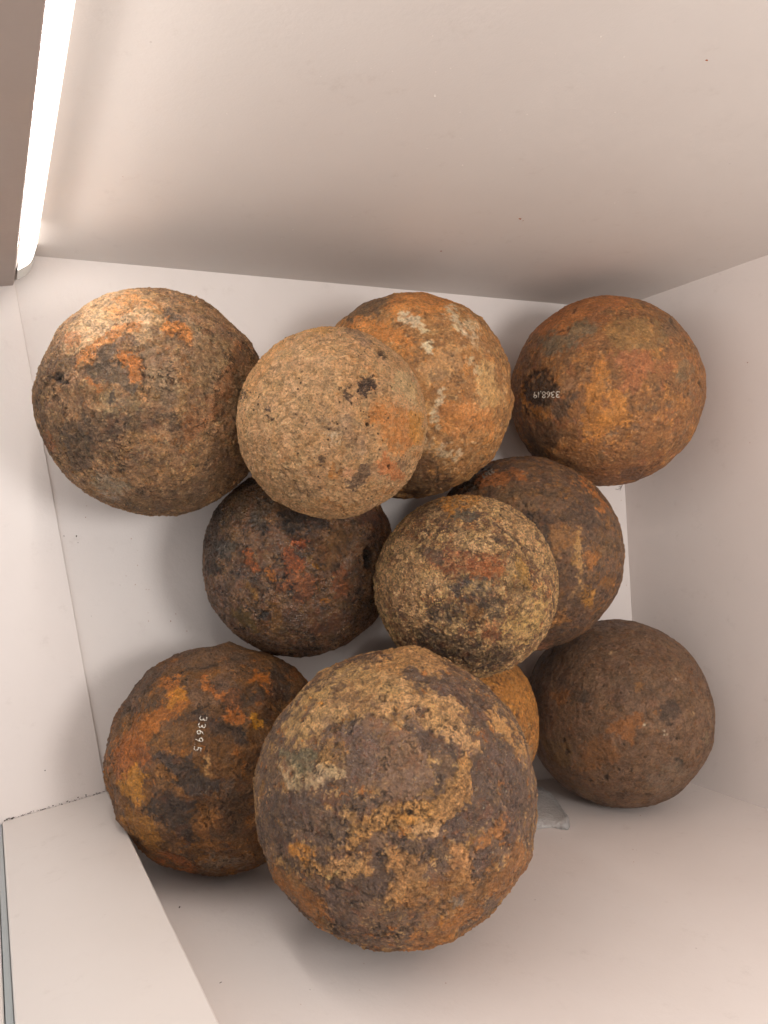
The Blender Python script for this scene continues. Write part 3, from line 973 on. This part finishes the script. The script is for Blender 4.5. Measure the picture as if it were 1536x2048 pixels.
make_ball('H', L7, ('#6d5240', '#7a5e4a', 5, .6),
          [('#7c5a3e', 9, .08, .25, .2, .8, .6), ('#54402f', 12, .16, .3, -.2, .7, .6), ('#8a5a30', 12, .26, .38, .1, .8, .5)],
          H_st, None, 119.0, flake=.45, facet=.006, dust=.4, dustcol='#8f6d4e', grainh=.0022, lump=.009, mid=.0035, fine=.003, crop=(960, 1200, 2.667),
          holes=[(462, 812, 12, .012), (675, 948, 14, .012), (448, 748, 8, .01), (810, 910, 9, .01), (740, 905, 7, .01), (1050, 742, 5, .008),
                 (830, 760, 5, .008), (965, 937, 6, .008), (875, 838, 5, .008), (1018, 668, 5, .008), (590, 967, 7, .008), (770, 775, 5, .008)],
          rust=dict(fine=.7, spk=.3, pit=.5, bump=1.1, spkcol='#9a7a5a'),
          label='plain dull brown cannonball with small black pits, lower right')

# ---- I: lower left (crop 200,1260 scale 3.491)
I_st = [
    ('#5d4b3f', [(350, 330, 70), (250, 450, 70), (200, 560, 50)], dict(a=.75)),
    ('#6d584a', [(620, 200, 90), (800, 160, 90), (950, 200, 90)], dict(a=.6, h=.4)),
    ('#a86424', [(500, 380, 60), (540, 500, 70), (430, 600, 70), (300, 680, 90), (200, 800, 90)], dict(a=.75, h=.2)),
    ('#b87a26', [(500, 490, 50), (560, 440, 40)], dict(a=.8)),
    ('#a05c28', [(230, 850, 110), (150, 950, 90)], dict(a=.75)),
    ('#b27a2c', [(250, 1010, 70), (260, 1130, 70), (180, 1080, 60)], dict(a=.8)),
    ('#9c6a26', [(300, 1380, 70), (380, 1440, 50), (220, 1300, 50)], dict(a=.65)),
    ('#755c4e', [(640, 420, 50), (700, 500, 50), (880, 380, 80)], dict(a=.7)),
    ('#b0682a', [(740, 370, 30), (820, 450, 30), (930, 490, 50), (920, 580, 50), (1000, 640, 30)], dict(a=.8, h=.3)),
    ('#b8801f', [(1080, 640, 40), (1110, 680, 30)], dict(a=.9)),
    ('#b0661f', [(1060, 340, 30), (1150, 370, 36), (1190, 450, 16)], dict(a=.85)),
    ('#50433c', [(1240, 320, 70), (1290, 420, 60), (850, 510, 30)], dict(a=.7)),
    ('#4c3f3a', [(700, 600, 50), (800, 700, 60), (960, 740, 60), (760, 620, 40)], dict(a=.85)),
    ('#7b5634', [(850, 800, 70), (800, 950, 50), (900, 1000, 60)], dict(a=.65)),
    ('#b06c2c', [(930, 860, 24)], dict(a=.8)),
    ('#453a37', [(440, 900, 50), (560, 930, 70), (600, 1030, 80), (700, 1080, 80), (820, 1070, 60)], dict(a=.92, ro=.5)),
    ('#453a37', [(500, 1170, 60), (430, 1230, 80), (560, 1250, 100), (580, 1380, 80), (600, 1470, 40)], dict(a=.92, ro=.5)),
    ('#433834', [(330, 1250, 40)], dict(a=.8)),
    ('#7c5430', [(480, 1100, 34), (600, 1160, 26)], dict(a=.6)),
    ('#8a5a2c', [(820, 1330, 70), (720, 1400, 60), (760, 1500, 60)], dict(a=.65)),
    ('#54463e', [(850, 1420, 60), (960, 1250, 90), (980, 1100, 60)], dict(a=.5)),
    ('#9a5a30', [(450, 1570, 40), (560, 1630, 40), (660, 1690, 30)], dict(a=.75)),
    ('#7d7068', [(760, 1630, 50), (1000, 1600, 40)], dict(a=.6, brk=.3)),
    ('#8f5a30', [(1370, 300, 50)], dict(a=.7)),
    ('#35302e', [(1000, 730, 24)], dict(a=.8)),
    ('#c49a68', [(780, 960, 16), (740, 900, 12)], dict(a=.6, brk=.1)),
]
make_ball('I', L8, ('#6b4c35', '#76522f', 5, .6),
          [('#8d5f32', 7, .08, .25, .3, .75, .7), ('#4f3f36', 8, .14, .28, -.2, .5, .7), ('#a8651f', 10, .24, .36, .2, .7, .6)],
          I_st, None, 137.0, facet=.035, dust=.35, dustcol='#a87742', grainh=.002, lump=.016, mid=.006, fine=.003, crop=(200, 1260, 3.491),
          cracks=[([(400, 1500), (520, 1570), (660, 1620)], 8, .012), ([(300, 1260), (360, 1190), (430, 1110)], 7, .006), ([(560, 300), (660, 260), (820, 240)], 6, .005),
                  ([(840, 640), (920, 690), (1010, 700)], 7, .005)],
          holes=[(605, 345, 8, .01), (572, 298, 7, .008), (440, 1300, 14, -.008)],
          lumps=[(700, 90, 70, .010), (1060, 110, 80, .012), (1370, 300, 90, .014), (500, 1600, 120, .010), (200, 1450, 100, -.012), (950, 1700, 80, -.01), (740, 1690, 40, .008)],
          rust=dict(fine=.8, spk=.4, pit=.45, bump=1.05, spkcol='#c08848'),
          label='uneven orange and dark brown cannonball with white number 3369.5, lower left')

# ---- K: hidden orange ball
make_ball('K', L7, ('#8f5c28', '#9a6830', 5, .7),
          [('#b27a34', 7, .10, .26, .2, .8, .6), ('#5c3d26', 10, .10, .26, -.1, .6, .7), ('#8f7a58', 16, .22, .34, .1, .8, .5)],
          [('#8a7258', [(1040, 1530, 34), (1050, 1500, 20)], dict(a=.7)), ('#a8702c', [(1030, 1400, 50)], dict(a=.5))],
          None, 151.0, lump=.012, mid=.004, fine=.002, crop=(0, 0, 1.0),
          cracks=[([(1034, 1427), (1036, 1438)], 2, .004)],
          rust=dict(fine=.6, spk=.4, pit=.5, bump=.9, spkcol='#c08c4c'),
          label='orange cannonball mostly hidden behind the largest ball, only its right side showing')

# ------------------------------------------------------------------ painted inventory numbers
GL = {
    '3': [[(.05, .9), (.35, 1.0), (.6, .82), (.5, .6), (.25, .52)], [(.25, .52), (.55, .45), (.62, .2), (.35, 0.0), (.02, .1)]],
    '6': [[(.55, 1.0), (.25, .7), (.06, .3), (.2, .03), (.45, .03), (.6, .25), (.45, .47), (.2, .45), (.08, .3)]],
    '9': [[(.5, .6), (.3, .5), (.08, .65), (.15, .92), (.4, 1.0), (.56, .85), (.52, .55), (.4, .0)]],
    '8': [[(.3, .53), (.1, .7), (.15, .93), (.35, 1.0), (.53, .9), (.52, .7), (.3, .53), (.07, .35), (.1, .08), (.3, 0), (.55, .1), (.56, .35), (.3, .53)]],
    '1': [[(.12, 1.0), (.12, 0.0)]],
    '5': [[(.55, 1.0), (.15, .97), (.1, .58), (.4, .6), (.58, .35), (.45, .05), (.05, .04)]],
    ',': [[(.1, .08), (.04, -.12)]],
    '.': [[(.08, .05), (.1, .0)]],
}
ADV = {'1': .36, ',': .3, '.': .34}
M_white = flat_mat('white_number_paint', '#e6dfd0', 0.6)
_nt = M_white.node_tree
_tc = N(_nt, 'ShaderNodeTexCoord')
_n = N(_nt, 'ShaderNodeTexNoise')
_n.inputs['Scale'].default_value = 900
_nt.links.new(_tc.outputs['Object'], _n.inputs['Vector'])
_c = mixc(_nt, maprange(_nt, _n.outputs['Fac'], .55, .62, 0, .85, True), lin('#e6dfd0'), lin('#6a5140'))
_nt.links.new(_c, _nt.nodes['Principled BSDF'].inputs['Base Color'])
M_var = flat_mat('dim_number_paint', '#9c958a', 0.45)


def surf(key, x, y, lift=0.00035):
    o, c, r, P, D = BALL[key]
    d = ray(x, y)
    rr = r
    for _ in range(4):
        oc = CAM - c
        b_ = oc @ d
        disc = b_ * b_ - (oc @ oc - rr * rr)
        t = -b_ - math.sqrt(max(disc, 0))
        p = CAM + d * t
        n = nrm(p - c)
        rr = r * (1 + D[P @ n > 1 - 0.00035].max()) + lift
    return p, n


def write(key, text, x0, y0, ang, size, width, mat, slant=0.0, sp=0.82):
    """text starts at photo pixel x0,y0; ang = reading direction in degrees clockwise from right"""
    V, Fc = [], []
    a = math.radians(ang)
    rx, ry = math.cos(a), math.sin(a)
    ux, uy = math.sin(a), -math.cos(a)
    pen = 0.0
    for ch in text:
        for line in GL[ch]:
            pts = []
            for k in range(len(line) - 1):
                for q in range(3):
                    t = q / 3
                    pts.append((line[k][0] * (1 - t) + line[k + 1][0] * t, line[k][1] * (1 - t) + line[k + 1][1] * t))
            pts.append(line[-1])
            pp = []
            for gx, gy in pts:
                lx, ly = (pen + gx + slant * gy) * size, gy * size
                pp.append((x0 + rx * lx + ux * ly, y0 + ry * lx + uy * ly))
            base = len(V)
            for k, (x, y) in enumerate(pp):
                i0, i1 = max(0, k - 1), min(len(pp) - 1, k + 1)
                tx, ty = pp[i1][0] - pp[i0][0], pp[i1][1] - pp[i0][1]
                l = math.hypot(tx, ty) or 1
                wv = width * (0.8 + 0.35 * math.sin(k * 1.7 + pen * 5))
                nx, ny = -ty / l * wv / 2, tx / l * wv / 2
                V.append(surf(key, x + nx, y + ny)[0])
                V.append(surf(key, x - nx, y - ny)[0])
            for k in range(len(pp) - 1):
                b_ = base + 2 * k
                Fc.append((b_, b_ + 1, b_ + 3, b_ + 2))
        pen += ADV.get(ch, sp)
    me = mesh_from('painted_number', V, Fc)
    o = BALL[key][0]
    n = bpy.data.objects.new('painted_number', me)
    me.materials.append(mat)
    col.objects.link(n)
    n.parent = o
    n.matrix_parent_inverse = Matrix.Translation(-Vector(BALL[key][1]))
    sol = n.modifiers.new('thick', 'SOLIDIFY')
    sol.thickness = 0.0002
    sol.offset = 0
    return n


n = write('D', '3368,19', 1119.5, 783, 179, 12.0, 1.9, M_white, sp=.78)
n['label'] = 'white handwritten number 3368,19 upside down'
n = write('I', '3369.5', 400.5, 1431, 101, 14.5, 2.0, M_white, sp=.98)
n['label'] = 'white handwritten number 3369.5 reading downwards'
n = write('G', '3369', 985, 937, 150, 8.5, 1.5, M_var, sp=.8)
n['label'] = 'faint white handwritten number in shadow'

# ------------------------------------------------------------------ clear plastic wedge by the bottom wall
M_pl, nt, b = new_mat('clear_bubbly_plastic')
b.inputs['Base Color'].default_value = (0.95, 0.95, 0.94, 1)
b.inputs['Roughness'].default_value = 0.35
b.inputs['Transmission Weight'].default_value = 0.8
b.inputs['IOR'].default_value = 1.42
tc = N(nt, 'ShaderNodeTexCoord')
vo = N(nt, 'ShaderNodeTexVoronoi')
vo.inputs['Scale'].default_value = 320
nt.links.new(tc.outputs['Object'], vo.inputs['Vector'])
bp = N(nt, 'ShaderNodeBump')
bp.inputs['Strength'].default_value = 0.9
bp.inputs['Distance'].default_value = 0.0015
nt.links.new(vo.outputs['Distance'], bp.inputs['Height'])
nt.links.new(bp.outputs['Normal'], b.inputs['Normal'])
wp = np.array([*B0, 0.0])
wn = np.array([-nB[0], -nB[1], 0.0])             # into the case
out = [(1030, 1578), (1078, 1580), (1103, 1596), (1122, 1618), (1139, 1642), (1136, 1660), (1105, 1655), (1060, 1661), (1020, 1664)]
out = [on_plane(x, y, wp + wn * 0.001, wn) for x, y in out]
cen = sum(out) / len(out)
bm = bmesh.new()
lo_ = [bm.verts.new(p) for p in out]
hi_ = [bm.verts.new(cen + (p - cen) * 0.9 + wn * (0.005 + 0.004 * ((i * 7) % 3) / 3)) for i, p in enumerate(out)]
bm.faces.new(lo_)
bm.faces.new(hi_[::-1])
for i in range(len(out)):
    j = (i + 1) % len(out)
    bm.faces.new((lo_[j], lo_[i], hi_[i], hi_[j]))
bmesh.ops.recalc_face_normals(bm, faces=bm.faces)
bmesh.ops.triangulate(bm, faces=bm.faces)
bmesh.ops.subdivide_edges(bm, edges=bm.edges, cuts=3, use_grid_fill=True, smooth=0.2)
rr = random.Random(4)
for v in bm.verts:
    if (Vector(v.co) - Vector(wp)).dot(Vector(wn)) > 0.002:
        v.co += Vector(wn) * rr.uniform(-.0008, .0008)
for f in bm.faces:
    f.smooth = True
me = bpy.data.meshes.new('plastic_wedge')
bm.to_mesh(me)
bm.free()
link('plastic_wedge', me, M_pl, label='small lump of clear bubbly plastic in the gap right of the largest ball', category='plastic wedge')

# ------------------------------------------------------------------ marks, specks and lint on the boards
M_rust = flat_mat('rust_crumb', '#9a5424', 0.9)
M_dark = flat_mat('dark_crumb', '#43342b', 0.9)
M_pale = flat_mat('paint_lump', '#efe6e0', 0.5)


def specks(name, parent, p, n, items, mat, seed=1):
    rr = random.Random(seed)
    bm = bmesh.new()
    n = np.asarray(n, float)
    q = Vector(n).to_track_quat('Z', 'Y')
    for x, y, s, el, an in items:
        c = on_plane(x, y, p, n) + n * 0.0002
        m_ = Matrix.Translation(Vector(c)) @ q.to_matrix().to_4x4() @ Matrix.Rotation(math.radians(an), 4, 'Z') @ Matrix.Diagonal((s * el * .75, s * .75, s * .3, 1))
        r_ = bmesh.ops.create_icosphere(bm, subdivisions=1, radius=1.0, matrix=m_)
        for v in r_['verts']:
            v.co += Vector([rr.uniform(-s, s) * .3 for _ in range(3)])
    me = bpy.data.meshes.new(name)
    bm.to_mesh(me)
    bm.free()
    return link(name, me, mat, parent, kind='stuff')


tp, tn = np.array([*A0, 0.]), np.array([-nT[0], -nT[1], 0.])
specks('rust_crumbs', top_wall, tp, tn, [(1040, 437, .0011, 1.8, 10), (882, 502, .0009, 1.8, 30), (1413, 120, .0008, 1.5, 40), (246, 353, .0004, 1.2, 0),
                                          (1046, 441, .0006, 1, 0)], M_rust)
lumps_ = [(586, 459, .0007, 1, 0), (703, 432, .0006, 1, 0), (640, 380, .0005, 1, 0), (760, 300, .0005, 1, 0), (925, 330, .0006, 1, 0), (870, 190, .0006, 1, 0)]
rr = random.Random(9)
for _ in range(60):
    lumps_.append((rr.uniform(420, 1250), rr.uniform(60, 500), rr.uniform(.00022, .0005), rr.uniform(1, 1.6), rr.uniform(0, 180)))
specks('paint_lumps', top_wall, tp, tn, lumps_, M_pale, 2)
fp = np.array([0, 0, 0.0]); fnn = np.array([0, 0, 1.0])
specks('dirt_specks', right_wall, np.array([*C0, 0.]) + 0.0, np.array([-1.0, -0.04, LEAN_R]), [
    (1532, 1166, .0012, 2.4, 60), (1529, 1173, .0008, 1.6, 20), (1495, 725, .0007, 2, 60), (1500, 885, .0006, 2, 60), (1450, 1010, .0004, 1, 0)], M_rust, 3)
specks('dirt_specks', bot_wall, wp, wn, [(359, 1815, .0007, 3.2, 60), (441, 1966, .0005, 3, 20), (1070, 1800, .0004, 1, 0), (620, 1980, .0004, 1, 0)], M_dark, 5)
# dirty joint at the foot of the lower left post
it = []
rr = random.Random(12)
a_, b2 = np.array([8., 1641.]), np.array([214., 1582.])
for k in range(70):
    t = rr.random()
    it.append((a_[0] + (b2[0] - a_[0]) * t, a_[1] + (b2[1] - a_[1]) * t - rr.uniform(-1.0, 2.2), rr.uniform(.0002, .0006), rr.uniform(1, 3.0), rr.uniform(-10, 15)))
it += [(24, 1637, .0010, 2.2, 0), (156, 1595, .0008, 1.2, 0), (172, 1590, .0008, 1.4, 0), (90, 1541, .0006, 1.3, 30), (128, 1072, .0005, 1, 0)]
sill = bpy.data.objects['case_sill']
specks('dirt_specks', sill, np.array([0, 0, .0027]), fnn, it, M_dark, 6)
specks('dirt_specks', bpy.data.objects['case_floor'], fp, fnn, [(153, 1072, .0008, 1.8, 60), (156, 1085, .0005, 1, 0), (183, 1232, .0004, 1, 0), (240, 1170, .0003, 1, 0)], M_dark, 8)

# a few rust crumbs shed on the case bottom beside the balls
rr = random.Random(21)
cr = []
for cx_, cy_, n_ in ((250, 1130, 7), (190, 1010, 5), (330, 1240, 5), (1245, 1180, 4), (1235, 1010, 3)):
    for _ in range(n_):
        cr.append((cx_ + rr.gauss(0, 26 if cx_ < 900 else 6), cy_ + rr.gauss(0, 30), rr.uniform(.00025, .0006), rr.uniform(1, 2), rr.uniform(0, 180)))
specks('rust_crumbs', bpy.data.objects['case_floor'], fp, fnn, cr, M_rust, 22)
cr = [(rr.uniform(330, 1000), rr.uniform(1760, 2020), rr.uniform(.0002, .0004), rr.uniform(1, 2), rr.uniform(0, 180)) for _ in range(7)]
cr += [(rr.uniform(1110, 1420), rr.uniform(1625, 1760), rr.uniform(.00025, .0005), rr.uniform(1, 2), rr.uniform(0, 180)) for _ in range(8)]
specks('rust_crumbs', bot_wall, wp, wn, cr, M_rust, 23)

# strand of lint below the ball numbered 3368,19
cu = bpy.data.curves.new('lint', 'CURVE')
cu.dimensions = '3D'
cu.bevel_depth = 0.00022
for pts in ([(1246, 968), (1243, 974), (1240, 981)], [(1243, 974), (1236, 979), (1231, 978)], [(1244, 972), (1238, 973)]):
    s_ = cu.splines.new('POLY')
    s_.points.add(len(pts) - 1)
    for k, (x, y) in enumerate(pts):
        s_.points[k].co = (*floor_pt(x, y, .0012), 1)
dg = bpy.data.objects.new('tmp', cu)
me = bpy.data.meshes.new_from_object(dg)
bpy.data.objects.remove(dg)
link('lint_strand', me, M_dark, label='tiny dark strand of lint just below the ball numbered 3368,19', category='lint')

for m_ in [v[0] for v in _ico.values()]:
    bpy.data.meshes.remove(m_)
